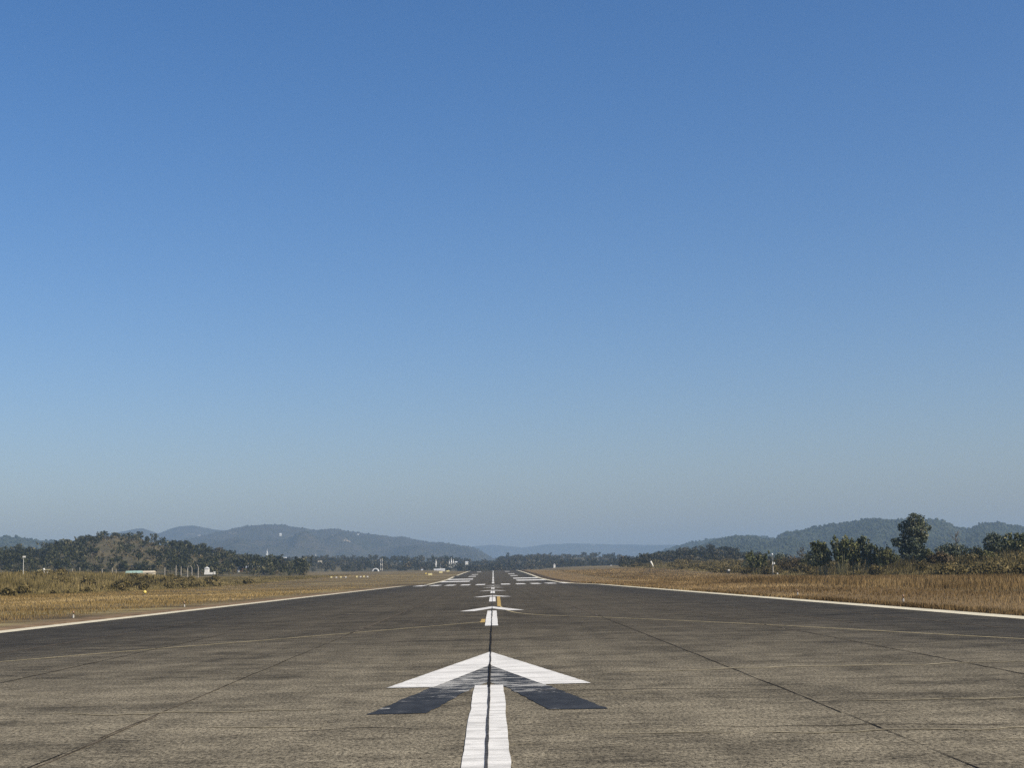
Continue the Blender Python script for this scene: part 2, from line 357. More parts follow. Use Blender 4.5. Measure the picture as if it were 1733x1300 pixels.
for a in ((2.2, 9.8, 25.6, 25.9, .26, 11), (2.8, 6.2, 15.55, 15.4, .10, 12), (-6, -2.2, 19.6, 19.5, .10, 13), (-3.4, -2., 17.4, 17.3, .10, 14), (4.6, 7.2, 19.2, 19.1, .12, 15), (1.2, 2.6, 15.9, 15.85, .06, 16)): crack(*a, m='scuff')

# ------------------------------------------------------------------ blades of grass and scrub
def blades(n, seed, xr, yr, hfun, wk, side, lean=.45, tz=None, dens=None, tv=.62):
    r = R(seed); Y = yr[0] * (yr[1] / yr[0]) ** r.rand(n); X = side * (xr[0] + (xr[1] - xr[0]) * r.rand(n))
    k = np.abs(X / Y) < .52; X, Y = X[k], Y[k]
    if dens is not None: k = r.rand(len(X)) < dens(X, Y); X, Y = X[k], Y[k]
    n = len(X); h = hfun(X, Y, r) ; w = np.maximum(.012, wk * Y) * (.6 + .8 * r.rand(n)); a = r.rand(n) * 6.283; b = r.rand(n) * 6.283; l = lean * h * r.rand(n)
    z = zf(X, Y) - .03
    V = np.empty((n, 3, 3)); dx, dy = np.cos(a) * w / 2, np.sin(a) * w / 2
    V[:, 0] = np.stack([X - dx, Y - dy, z], 1); V[:, 1] = np.stack([X + dx, Y + dy, z], 1); V[:, 2] = np.stack([X + np.cos(b) * l, Y + np.sin(b) * l, z + h], 1)
    patch = fbm(X * .16, Y * .05, 3, seed) + .9 * (fbm(X * .02, Y * .11, 3, seed + 9) - .5); t = np.clip((r.rand(n) - .5) * tv + .31 + (patch - .5) * 1.3 + .19 + (0 if tz is None else tz(X, Y)), 0, 1)
    return V.reshape(-1, 3), np.arange(n * 3).reshape(-1, 3), np.repeat(t, 3)
def hL(X, Y, r):
    s = np.abs(X); c = fbm(X * .25, Y * .25, 3, 8)
    return (.05 + .24 * ss(s, 20.6, 26) * (.25 + c) + .38 * ss(s, 52, 74) * (1 - .6 * ss(Y, 330, 450))) * (.35 + .8 * r.rand(len(X))) * (1 - .55 * ss(Y, 110, 300))
def hR(X, Y, r):
    s = np.abs(X); c = fbm(X * .25, Y * .25, 3, 18)
    return (.13 + .14 * ss(s, 18, 26) * (.3 + c) + .62 * ss(s, 30.5 + 3 * c, 33 + 4 * c) * (.35 + .8 * c) * (1 - .5 * ss(s, 55, 74))) * (.4 + .75 * r.rand(len(X))) * (1 - .45 * ss(Y, 160, 420))
def merge(parts):
    V = []; F = []; T = []; n = 0
    for v, f, t in parts: V.append(v); F.append(f + n); T.append(t); n += len(v)
    return np.concatenate(V), np.concatenate(F), np.concatenate(T)
dl = lambda X, Y: np.maximum(.30 + .70 * ss(-X, 19.6, 22.8), ss(Y, 290, 320))
tzl = lambda X, Y: .35 * np.exp(-((-X - 41 - 4 * fbm(Y * .01, Y * 0, 2, 3)) / 5) ** 2) * ss(Y, 110, 160) - .22 * ss(-X, 50, 62)
tzr = lambda X, Y: .30 * (1 - ss(X, 29, 34)) - .14 * ss(X, 32, 36) + .16 * ss(Y, 180, 360)
V, F, T = merge([blades(260000, 1, (15.9, 82), (36, 760), hL, .00042, -1, dens=lambda X, Y: dl(X, Y) * np.where(-X < 19.3, Y > 318, 1) * (1 - .6 * ss(Y, 200, 330)), tz=tzl)])
tag(link('grass', np_mesh('grass', V, F, T), M['grassL']), 'pale straw-coloured cut grass left of the runway', 'grass', kind='stuff')
V, F, T = merge([blades(330000, 2, (15.9, 82), (34, 800), hR, .00034, 1, tv=.42, dens=lambda X, Y: np.where(X < 18.1, Y > 268, 1) * (1 - .5 * ss(Y, 220, 400)), tz=tzr), blades(14000, 3, (17.75, 18.6), (34, 300), lambda X, Y, r: .14 + .1 * r.rand(len(X)), .0005, 1)])
tag(link('grass', np_mesh('grass', V, F, T), M['grassR']), 'golden brown dry grass right of the runway', 'grass', kind='stuff')

def leafcloud(blobs, n, size, seed, up=.35, inner=.5, long=1.):
    r = R(seed); B = np.array(blobs, float)
    wgt = (B[:, 3] * B[:, 4] + B[:, 4] * B[:, 5] + B[:, 3] * B[:, 5]); k = r.choice(len(B), n, p=wgt / wgt.sum())
    d = r.randn(n, 3); d /= np.linalg.norm(d, axis=1)[:, None]
    rad = inner + (1 - inner) * np.sqrt(r.rand(n)); rad *= 1 + .16 * r.randn(n)
    C = B[k, :3] + d * B[k, 3:6] * rad[:, None]
    nn = d * .8 + r.randn(n, 3) * .75 + np.array([0, 0, up]); nn /= np.linalg.norm(nn, axis=1)[:, None]
    a = np.cross(nn, r.randn(n, 3)); a /= np.linalg.norm(a, axis=1)[:, None]; b = np.cross(nn, a)
    s = size * (.55 + .9 * r.rand(n))[:, None]
    V = np.stack([C - a * s * long, C + b * s * .62, C + a * s * long, C - b * s * .62], 1)
    t = np.clip(.42 + .26 * r.randn(n) + (r.rand(len(B))[k] - .5) * .45, 0, 1)
    return V.reshape(-1, 3), np.arange(n * 4).reshape(-1, 4), np.repeat(t, 4)
def tri2quad(p): v, f, t = p; return v, np.concatenate([f, f[:, 2:3]], 1), t

def scrub(side, seed, n, hf, nb, bf, xr, yr, leafs, bs=1.):
    r = R(seed); parts = []
    v, f, t = blades(n, seed, xr, yr, hf, .0006, side, .5)
    me = np_mesh('scrub', v, f, t)
    bl = []
    while len(bl) < nb:
        Y = yr[0] * (yr[1] / yr[0]) ** r.rand(); X = side * (xr[0] + (xr[1] - xr[0]) * r.rand() ** 1.5)
        if abs(X / Y) > .5 or r.rand() > bf(X, Y): continue
        s = bs * (.5 + .9 * r.rand()) * (.6 + .4 * ss(abs(X), 78, 95)); z = float(zf(X, Y)); bl += [(X + r.randn() * s * .7, Y + r.randn() * s * .7, z + s * (.35 + .9 * r.rand()), s * .8, s * .8, s * .65) for _ in range(4)]
    v2, f2, t2 = leafcloud(bl, leafs, .20, seed + 1, .4, .35)
    return me, np_mesh('bushes', v2, f2, t2)
hSR = lambda X, Y, r: (.4 + (3.9 + 1.6 * (1 - ss(Y, 230, 330))) * ss(X, 76, 98) * (.25 + fbm(X * .12, Y * .12, 3, 31)) * (1 - .45 * ss(Y, 420, 560))) * (.35 + .8 * r.rand(len(X)))
me, mb = scrub(1, 11, 210000, hSR, 900, lambda X, Y: .25 + .75 * float(fbm(X * .06, Y * .06, 3, 12) > .5), (78, 130), (150, 900), 170000, 1.75)
tag(link('scrub', me, M['scrubR']), 'band of tall dry reeds beyond the right-hand grass', 'dry reeds', kind='stuff')
tag(link('scrub', mb, M['scrubR']), 'brown and olive undergrowth among the right-hand reeds', 'undergrowth', kind='stuff')
winL = lambda X, Y: ss(Y, 170, 215) * (1 - ss(Y, 440, 520))
hSL = lambda X, Y, r: (.3 + 2.3 * ss(-X, 76, 100) * (.2 + fbm(X * .12, Y * .12, 3, 33)) * winL(X, Y)) * (.4 + .8 * r.rand(len(X)))
me, mb = scrub(-1, 13, 190000, hSL, 420, lambda X, Y: float(winL(X, Y)) * (.2 + .8 * float(fbm(X * .06, Y * .06, 3, 14) > .52)), (77, 150), (170, 800), 90000, 1.25)
tag(link('scrub', me, M['scrubL']), 'olive brown tall weeds on the bank left of the strip', 'tall weeds', kind='stuff')
tag(link('scrub', mb, M['scrubL']), 'olive brown undergrowth on the left bank', 'undergrowth', kind='stuff')

# ------------------------------------------------------------------ hills
HILL = {}
def hill(key, label, D, D0, D1, sil, mat, zb, amp, cols, rws, seed, lift=0.):
    sil = np.array(sil, float); us = np.array([ux(x) for x in sil[:, 0]]); zs = np.array([at(x, y, D)[2] for x, y in sil]) - lift
    U = np.linspace(us[0], us[-1], cols); Tt = np.concatenate([[-.004], np.linspace(0, 1, rws), 1 + np.linspace(.12, 1, 6)])
    def zt(u, t):
        u = np.asarray(u, float); t = np.asarray(t, float); zr = np.interp(u, us, zs) + (fbm(u * D * .02, u * 0, 3, seed) - .5) * amp * .25
        Yq = np.where(t <= 1, D0 + (D - D0) * t, D + (D1 - D) * (t - 1)); tt = np.clip(t, 0, 1); sp = (fbm(u * D / (D - D0) * 5.5, t * 2.2, 4, seed + 2) - .5) * 2
        prof = tt ** 1.25 * (1 - .0) ; f = prof + sp * .58 * np.sin(np.pi * tt) * amp_k
        bz = zf(u * Yq, Yq) - .5; z = bz + np.maximum(zr - bz, -1.5) * f
        z = np.where(t < 0, bz - 3., z); z = np.where(t > 1, bz + (zr - bz) * (1 - (t - 1) ** 1.3), z); return z
    amp_k = 1.0
    def wz(u, t): Y = np.where(np.asarray(t) <= 1, D0 + (D - D0) * np.asarray(t), D + (D1 - D) * (np.asarray(t) - 1)); return u * Y, Y, zt(u, t)
    uu, tt = np.meshgrid(U, Tt); X, Y, Z = wz(uu, tt)
    o = link('hill', np_mesh('hill', np.stack([X, Y, Z], -1).reshape(-1, 3), grid_faces(len(Tt), cols), smooth=True), mat)
    tag(o, label, 'hill', kind='structure'); HILL[key] = (us[0], us[-1], wz, D); return o
mh_left = m_hill('brown_green_hillside', (.022, .026, .014), (.046, .042, .027), (.072, .060, .043), (.34, .28, .20), .0035, 20)
mh_right = m_hill('green_hillside', (.022, .034, .016), (.040, .052, .026), (.065, .068, .040), (.10, .095, .06), .006, 8)
mh_near = m_hill('dry_wooded_slope', (.080, .067, .034), (.140, .112, .058), (.055, .055, .028), (.24, .18, .10), .02, 2)
hill('far', 'pale distant ridge closing the valley behind the runway', 11500, 9000, 13000, [(740, 934), (790, 927), (815, 924), (830, 922.5), (845, 923), (860, 925), (885, 927), (910, 924), (930, 921.5), (955, 920.5), (980, 920), (1010, 921), (1040, 922), (1060, 921.5), (1100, 922.5), (1140, 922.5), (1200, 926), (1260, 932)], mh_left, 5, 30, 160, 14, 1)
hill('leftback', 'hazy brown mountain with a double peak at far left', 8200, 6600, 9800, [(60, 930), (100, 922), (144, 910), (170, 906), (199, 902), (215, 898), (228, 896), (240, 894.6), (250, 898), (267, 904), (285, 897), (300, 892.5), (312, 890.5), (328, 889.5), (338, 891), (349, 894.6), (366, 898), (385, 899), (406, 895.8), (430, 897), (480, 905)], mh_left, 5, 40, 220, 24, 4)
hill('left', 'long brown-green mountain sloping down to the runway end', 6400, 4600, 8000, [(230, 945), (270, 928), (300, 916), (325, 910), (345, 907), (360, 903), (380, 898), (400, 893.5), (415, 890.5), (430, 890), (445, 888), (458, 887), (470, 886.5), (482, 887.5), (495, 891), (510, 893.5), (530, 896.5), (545, 896), (560, 895), (575, 896.5), (590, 900), (600, 902), (625, 904), (650, 906), (675, 909), (700, 912), (720, 916), (745, 919), (770, 922), (795, 926), (808, 930), (818, 935), (828, 942), (850, 955)], mh_left, 5, 45, 420, 44, 7)
hill('leftedge', 'blue-green hill at the left edge of the view', 4200, 3200, 5200, [(-260, 915), (-60, 908), (0, 910), (25, 911), (43, 912), (57, 915), (69, 915), (87, 916), (110, 919), (150, 924), (200, 934), (250, 948)], mh_right, 6, 30, 160, 20, 9)
hill('rightback', 'faint forested spur behind the right-hand hills', 5600, 4400, 6800, [(1090, 945), (1110, 934), (1130, 926.5), (1150, 921), (1170, 916), (1185, 912.5), (1200, 911), (1225, 908), (1255, 906.5), (1275, 905), (1300, 907), (1340, 915), (1400, 930)], mh_right, 5, 25, 160, 18, 12, 6)
hill('right', 'broad forested hill range with rounded tops at right', 3900, 2700, 5000, [(1120, 950), (1150, 935), (1180, 922), (1195, 917), (1215, 910), (1235, 907), (1265, 906.5), (1290, 908), (1310, 907.5), (1325, 901), (1350, 897), (1375, 890.5), (1395, 886), (1408, 882.5), (1425, 882), (1440, 880), (1455, 877), (1470, 875.5), (1490, 876), (1510, 878.5), (1530, 877.5), (1545, 876.5), (1560, 877), (1580, 875.5), (1592, 876.5), (1605, 880), (1620, 888.5), (1640, 893), (1650, 890), (1660, 886), (1675, 881), (1695, 880), (1715, 883), (1733, 885), (1800, 888), (1950, 880), (2050, 900)], mh_right, 5, 40, 320, 40, 15, 6)
hill('leftwood', 'near wooded hill with dry brown slopes at left', 1250, 800, 1700, [(-420, 915), (-120, 925), (0, 937), (35, 934), (60, 934), (90, 931), (115, 926), (135, 923), (150, 921), (172, 918), (195, 914), (215, 916), (240, 918), (262, 922), (285, 926), (305, 930), (325, 935), (345, 940), (365, 945), (390, 951), (420, 957), (460, 963), (520, 967)], mh_near, 8, 5, 200, 30, 18)
hill('midwood', 'low wooded rise left of the runway end', 2250, 1500, 2900, [(330, 968), (380, 960), (430, 955), (480, 952), (520, 950), (560, 950), (600, 951), (640, 951), (680, 952), (720, 951), (745, 950), (765, 952), (790, 954), (815, 957), (840, 959), (880, 963)], mh_near, 8, 4, 160, 20, 21)
hill('centrewood', 'low brown wooded hill behind the runway end', 2400, 1500, 3000, [(780, 965), (810, 959), (830, 956), (845, 951), (860, 949), (885, 946), (910, 945), (935, 944), (960, 944), (1000, 943), (1035, 944), (1050, 946), (1070, 949), (1095, 952), (1130, 955), (1170, 958)], mh_near, 7, 4, 160, 20, 24)
hill('rightwood', 'small wooded hill right of the runway', 1350, 900, 1700, [(1050, 965), (1080, 958), (1095, 953), (1110, 950), (1130, 947), (1155, 941), (1180, 937), (1200, 936), (1220, 937), (1240, 939), (1255, 943), (1270, 949), (1290, 955), (1330, 962)], mh_near, 5, 4, 140, 20, 27)

# woods that read as one mass: crowns of leaf clumps on trunks
def proto(seed, n, tall=1., wid=1., clumps=7):
    r = R(seed); bl = [(r.randn() * 1.5 * wid, r.randn() * 1.5 * wid, 3.2 * tall + 4.2 * tall * r.rand(), 1.5 * wid + .5 * r.rand(), 1.5 * wid + .5 * r.rand(), 1.3 + .4 * r.rand()) for _ in range(clumps)]
    v, f, t = leafcloud(bl, n, .78, seed, .5, .35)
    tr = np.array([(-.16, 0, -1), (.16, 0, -1), (.09, 0, 5 * tall), (-.09, 0, 5 * tall), (0, -.16, -1), (0, .16, -1), (0, .09, 5 * tall), (0, -.09, 5 * tall)])
    return np.concatenate([v, tr]), np.concatenate([f, np.array([[0, 1, 2, 3], [4, 5, 6, 7]]) + len(v)]), np.concatenate([t, np.full(8, .75)])
PR = [proto(50, 110), proto(51, 120, 1.1, .8), proto(52, 100, .75, 1.15, 6), proto(53, 110, 1.3, .55, 6), proto(54, 90, .9, 1.0)]
def wood(key, n, seed, mat, label, smin, smax, dens=None, trange=(0.02, 1.02), tp=.8, cat='wood'):
    u0, u1, wz, D = HILL[key]; r = R(seed); parts = []
    while len(parts) < n:
        u = u0 + (u1 - u0) * r.rand(); t = trange[0] + (trange[1] - trange[0]) * r.rand() ** tp
        if dens is not None and r.rand() > dens(u, t): continue
        x, y, z = (float(q) for q in wz(u, t)); v, f, tt = PR[r.randint(len(PR))]; s = smin + (smax - smin) * r.rand() ** 1.5; a = r.rand() * 6.28
        vv = v * s; vv = np.stack([vv[:, 0] * math.cos(a) - vv[:, 1] * math.sin(a) + x, vv[:, 0] * math.sin(a) + vv[:, 1] * math.cos(a) + y, vv[:, 2] * (.85 + .3 * r.rand()) + z - .3], 1)
        parts.append((vv, f, np.clip(tt + (r.rand() - .5) * .6, 0, 1)))
    V, F, T = merge(parts); return tag(link('woodland', np_mesh('woodland', V, F, T), mat), label, cat, kind='stuff')
u130, u330 = ux(140), ux(300)
def dlw(u, t):
    p = float(fbm(u * 60, t * 3.5, 3, 77)); left = u < u130; right = u > u330
    if left or right or t < .10: return .95
    return (.17 if p < .57 else .8) if t < .88 else .9
wood('leftwood', 1900, 61, M['wood'], 'dark green trees covering the near hill at left', .40, 1.1, dlw, tp=.9)
wood('leftwood', 1500, 65, M['drybush'], 'dry grey-brown bushes on the slopes of the near hill', .12, .42, lambda u, t: .15 if u < u130 else 1., tp=.9, cat='bushes')
wood('midwood', 1300, 62, M['wood2'], 'dense grey-green wood along the foot of the left mountain', .7, 1.25, tp=.8)
wood('centrewood', 1300, 63, M['wood2'], 'brownish wood on the low hill behind the runway end', .6, 1.1, tp=.75)
wood('rightwood', 420, 64, M['wood2'], 'grey-green wood on the small hill right of the runway', .5, 1.0, tp=.8)

def canopy(key, n, seed, r0, r1, mat, label):
    u0, u1, wz, D = HILL[key]; r = R(seed); p = (1 + 5 ** .5) / 2
    iv = np.array([(-1, p, 0), (1, p, 0), (-1, -p, 0), (1, -p, 0), (0, -1, p), (0, 1, p), (0, -1, -p), (0, 1, -p), (p, 0, -1), (p, 0, 1), (-p, 0, -1), (-p, 0, 1)]) / math.hypot(1, p)
    fa = np.array([(0, 11, 5), (0, 5, 1), (0, 1, 7), (0, 7, 10), (0, 10, 11), (1, 5, 9), (5, 11, 4), (11, 10, 2), (10, 7, 6), (7, 1, 8), (3, 9, 4), (3, 4, 2), (3, 2, 6), (3, 6, 8), (3, 8, 9), (4, 9, 5), (2, 4, 11), (6, 2, 10), (8, 6, 7), (9, 8, 1)])
    u = u0 + (u1 - u0) * r.rand(n); t = .15 + .86 * r.rand(n); x, y, z = wz(u, t); rad = r0 + (r1 - r0) * r.rand(n) ** 2.4
    V = iv[None] * (1 + .3 * r.randn(n, 12, 1)) * rad[:, None, None]; V[:, :, 2] *= .8
    V += np.stack([x, y, z + rad * .35], 1)[:, None, :]
    F = fa[None] + (np.arange(n) * 12)[:, None, None]; T = np.repeat(np.clip(r.rand(n) * .8 + .3 * (fbm(x * .004, y * .004, 3, 3) - .5) + .1, 0, 1), 12)
    return tag(link('woodland', np_mesh('woodland', V.reshape(-1, 3), F.reshape(-1, 3), T, True), mat), label, 'forest', kind='stuff')
mcan = m_blade('forest_canopy', (.016, .025, .014), (.034, .044, .025), (.066, .072, .042), .004)
mcanb = m_blade('dry_forest_canopy', (.016, .020, .011), (.040, .039, .024), (.085, .072, .050), .002)
canopy('right', 17000, 71, 1.4, 5.2, mcan, 'forest canopy covering the right-hand hill range')
canopy('rightback', 2500, 72, 3, 6.5, mcan, 'forest canopy on the faint spur at right')
canopy('leftedge', 3000, 73, 3, 6.5, mcan, 'forest canopy on the hill at the left edge')
canopy('left', 5500, 74, 1.8, 4.5, mcanb, 'thin dry forest on the long left mountain')

# ------------------------------------------------------------------ single trees
def tube_tree(paths):
    b = MB()
    for pts, rad in paths: b.tube(pts, rad, 7)
    return b
def tree(name, label, x, Y, blobs, n, size, leaf, paths, bark='bark', group=None, seed=0, cat='tree', zoff=0., inner=.5, up=.35, long=1., base=None):
    """blobs and paths in metres from the foot of the tree (x right, y away, z up)"""
    X = at(x, 960, Y)[0]; root = thing(name, label, cat, (X, Y, float(zf(X, Y)) - .1 + zoff if base is None else base), 0, group)
    if blobs is not None:
        v, f, t = leafcloud(blobs, n, size, seed + 100, up, inner, long); link('crown', np_mesh('crown', v, f, t), M[leaf], root)
    tube_tree(paths).build('trunk', M[bark], root, True); return root
def limbs(h, r0, seed, n=5, spread=.35, top=.9):
    r = random.Random(seed); P_ = [([(0, 0, -.4), (.02 * h, 0, h * .3), (-.01 * h, .01 * h, h * .6), (.01 * h, 0, h * top)], [r0, r0 * .75, r0 * .5, r0 * .12])]
    for k in range(n):
        z = h * (.3 + .45 * k / n); a = r.uniform(0, 6.28); L = h * spread * r.uniform(.6, 1.1)
        P_.append(([(0, 0, z), (math.cos(a) * L * .5, math.sin(a) * L * .5, z + L * .35), (math.cos(a) * L, math.sin(a) * L, z + L * .75)], [r0 * .4, r0 * .25, r0 * .06]))
    return P_
def pxblobs(Y, x0, lst, seed=0, depth=.9):
    """crown clumps given as photo pixels (x, y, rx, ry) at distance Y"""
    r = random.Random(seed); out = []; k = Y / FPX
    X0 = at(x0, 960, Y)[0]; z0 = float(zf(X0, Y)) - .1
    for (x, y, rx, ry) in lst:
        X, _, Z = at(x, y, Y); out.append((X - X0, r.uniform(-1, 1) * rx * k * .6, Z - z0, rx * k, rx * k * depth, ry * k))
    return out
def hgt(x, ytop, Y):
    X = at(x, 960, Y)[0]; return at(x, ytop, Y)[2] - float(zf(X, Y)) + .1

# right side, near to far across the frame
Y = 335
tree('broadleaf_tree', 'tallest tree at right, towering dark crown over the reeds', 1543, Y, pxblobs(Y, 1543,
    [(1548, 880, 14, 10), (1541, 888, 12, 9), (1558, 888, 11, 10), (1549, 897, 17, 11), (1533, 896, 8, 8), (1563, 902, 8, 9), (1536, 905, 9, 7), (1552, 909, 14, 9), (1560, 914, 8, 6), (1544, 917, 14, 8),
     (1528, 914, 9, 5), (1519, 921, 9, 5), (1530, 922, 12, 7), (1546, 926, 15, 8), (1535, 932, 15, 8), (1552, 935, 13, 9), (1540, 942, 18, 8), (1560, 944, 10, 6), (1547, 872, 6, 4), (1526, 906, 4, 5), (1570, 893, 5, 5), (1566, 908, 5, 6), (1524, 892, 4, 6), (1514, 915, 6, 4)], 1),
    6600, .25, 'leaf', limbs(hgt(1546, 872, Y), .42, 3, 8, .22), seed=1, inner=.66)
Y = 345
tree('round_tree', 'round dark green tree near the right edge of the view', 1683, Y, pxblobs(Y, 1683, [(1683, 910, 11, 9), (1676, 917, 10, 9), (1691, 917, 9, 10), (1684, 925, 14, 9), (1673, 928, 8, 7), (1692, 931, 10, 8), (1682, 937, 13, 8)], 2), 3000, .22, 'leaf', limbs(hgt(1683, 903, Y), .25, 5, 6, .25), seed=2, inner=.6)
Y = 360
tree('spreading_tree', 'low wide dark tree between the tallest and the round tree', 1612, Y, pxblobs(Y, 1612, [(1592, 932, 10, 8), (1603, 927, 12, 7), (1615, 926, 12, 6), (1628, 930, 11, 7), (1610, 936, 18, 8), (1638, 936, 9, 7), (1595, 940, 12, 7), (1624, 941, 14, 6)], 3), 2600, .22, 'leaf', limbs(hgt(1612, 924, Y), .2, 6, 6, .3), seed=3, inner=.55)
Y = 420
rb = random.Random(9); hb = hgt(1620, 903, Y); bp = [([(0, 0, -.3), (.1, 0, hb * .4), (0, 0, hb * .75), (.1, 0, hb)], [.16, .12, .07, .02])]
for k in range(26):
    z = hb * rb.uniform(.42, .95); a = rb.uniform(0, 6.28); L = hb * rb.uniform(.08, .2); bp.append(([(0, 0, z), (math.cos(a) * L * .6, math.sin(a) * L * .6, z + L * .6), (math.cos(a) * L, math.sin(a) * L, z + L * 1.3)], [.05, .035, .012]))
tree('bare_tree', 'leafless twiggy tree rising behind the low wide tree', 1620, Y, None, 0, 0, '', bp, 'bark', seed=4)
def bamboo(label, x, Y, xw, ytop, seed, n=1500, culms=16, leanx=0., leaf='leaf3', dark=.0):
    r = random.Random(seed); h = hgt(x, ytop, Y); w = pxm(xw, Y) / 2; paths = []; bl = []
    for k in range(culms):
        a = r.uniform(-1, 1); b = r.uniform(-1, 1); hh = h * r.uniform(.72, 1.0); bx = a * w * .55; by = b * w * .55
        tx = bx + a * w * .5 + leanx * hh * .15 + r.uniform(-.3, .3); ty = by + b * w * .4
        pts = [(bx, by, -.3), (bx + (tx - bx) * .15, by + (ty - by) * .15, hh * .4), (bx + (tx - bx) * .5, by + (ty - by) * .5, hh * .75), (tx, ty, hh)]
        paths.append((pts, [.06, .055, .04, .012]))
        for q in range(4):
            t = r.uniform(.35, 1.0); i = min(2, int(t * 3)); u = t * 3 - i; p0, p1 = pts[i], pts[i + 1]
            bl.append((p0[0] + (p1[0] - p0[0]) * u + r.uniform(-.3, .3), p0[1] + (p1[1] - p0[1]) * u + r.uniform(-.3, .3), p0[2] + (p1[2] - p0[2]) * u, .38, .38, .75))
    return tree('bamboo_clump', label, x, Y, bl, n, .26, leaf, paths, 'culm', 'bamboo clumps right of the runway', seed, 'bamboo', inner=.2, up=.1, long=1.35)
bamboo('bamboo clump leaning left with a lone arching tip', 1395, 342, 30, 917, 21, 1700, 16, -.3)
bamboo('tallest bamboo clump, pale culms in front of a dark core', 1422, 340, 34, 906, 22, 2400, 24)
bamboo('dense upright bamboo clump in the middle of the stand', 1448, 344, 30, 907, 23, 2200, 22)
bamboo('dark bamboo clump at the right end of the stand', 1468, 340, 22, 914, 24, 1400, 14, 0, 'leaf')
bamboo('short yellowish bamboo clump beside the tallest tree', 1493, 338, 34, 926, 25, 1700, 18, .2)
bamboo('feathery bamboo clump just left of the striped mast', 1283, 430, 36, 934, 26, 1700, 16)
bamboo('thick bamboo clump cut by the right edge of the view', 1722, 335, 48, 904, 27, 2800, 26)
def bush(label, x, Y, lst, n, leaf, seed, name='bush', size=.2, bark='bark'):
    h = hgt(lst[0][0], lst[0][1], Y)
    return tree(name, label, x, Y, pxblobs(Y, x, lst, seed), n, size, leaf, limbs(h, .09, seed, 5, .3), bark, seed=seed, cat='bush' if name == 'bush' else 'tree', inner=.4)
bush('olive bush at the right foot of the tallest tree', 1566, 325, [(1566, 936, 9, 7), (1574, 941, 9, 6), (1562, 945, 10, 6)], 1000, 'leaf2', 31)
bush('grey-brown bush just right of the striped mast', 1336, 425, [(1336, 948, 12, 8), (1322, 953, 11, 7), (1350, 952, 11, 8), (1336, 960, 16, 7)], 1300, 'leafd', 32)
bush('small olive bush left of the bamboo stand', 1368, 400, [(1368, 945, 9, 8), (1360, 952, 9, 7), (1374, 954, 10, 7)], 900, 'leaf2', 33)
bush('dark green shrub under the feathery bamboo', 1268, 460, [(1268, 948, 8, 7), (1262, 956, 8, 6), (1275, 958, 9, 6)], 800, 'leaf', 34)
bush('brown half-bare sapling left of the bamboo stand', 1358, 470, [(1358, 930, 4, 6), (1355, 938, 6, 7), (1361, 944, 7, 7)], 420, 'leafd', 35, 'sapling', .16)
bush('small olive bush between the low wide and the round tree', 1652, 350, [(1652, 932, 9, 7), (1660, 938, 8, 7), (1646, 941, 8, 6)], 900, 'leaf2', 36)
bush('olive bush filling the gap left of the tallest tree', 1508, 320, [(1503, 936, 11, 8), (1495, 940, 11, 8), (1512, 944, 11, 7), (1502, 949, 16, 7)], 1900, 'leaf2', 37)
bush('tall grey-green bush at the left end of the bamboo stand', 1381, 350, [(1381, 932, 9, 9), (1373, 941, 9, 8), (1388, 944, 9, 8), (1380, 952, 13, 7)], 1500, 'leaf', 38)
bush('brownish bush in front of the low wide tree', 1590, 300, [(1590, 941, 12, 7), (1578, 947, 11, 7), (1602, 948, 12, 7)], 1500, 'leafd', 39)
bush('wide yellowish bush before the round tree', 1668, 295, [(1668, 939, 13, 7), (1654, 945, 12, 7), (1684, 946, 13, 7)], 1600, 'leaf2', 40)
bush('dark bush between striped mast and bamboo stand', 1318, 440, [(1318, 943, 8, 7), (1326, 947, 8, 7), (1310, 951, 8, 6)], 900, 'leaf', 41)
# trees one can tell apart on and before the wooded hill at left, and in the middle
def hz(key, x, t):
    u0, u1, wz, D = HILL[key]; u = ux(x)
    for _ in range(6):
        Xq, Yq, Zq = wz(u, t)
    return float(Xq), float(Yq), float(Zq)
def hill_tree(label, key, x, t, ytop, wpx, seed, leaf='leaf', name='hill_tree', tall=1., low=.35, group=None):
    X, Y, Z = hz(key, x, t); h = at(x, ytop, Y)[2] - Z + .3; w = pxm(wpx * 1.2, Y) / 2; r = random.Random(seed); bl = []
    for k in range(9):
        f = low + (1 - low) * r.random(); ww = w * (1.1 - .55 * abs(f - .62) * tall); bl.append((r.uniform(-.6, .6) * ww, r.uniform(-.6, .6) * ww, h * min(f, .93), w * .5, w * .5, h * .11 + .3))
    root = thing(name, label, 'tree', (X, Y, Z - .3), 0, group)
    v, f, tt = leafcloud(bl, 800, .48, seed, .45, .4); link('crown', np_mesh('crown', v, f, tt), M['wood'] if leaf == 'leaf' else M['wood2'], root)
    tube_tree(limbs(h, .16, seed, 4, .22, .85)).build('trunk', M['barkp'], root, True); return root
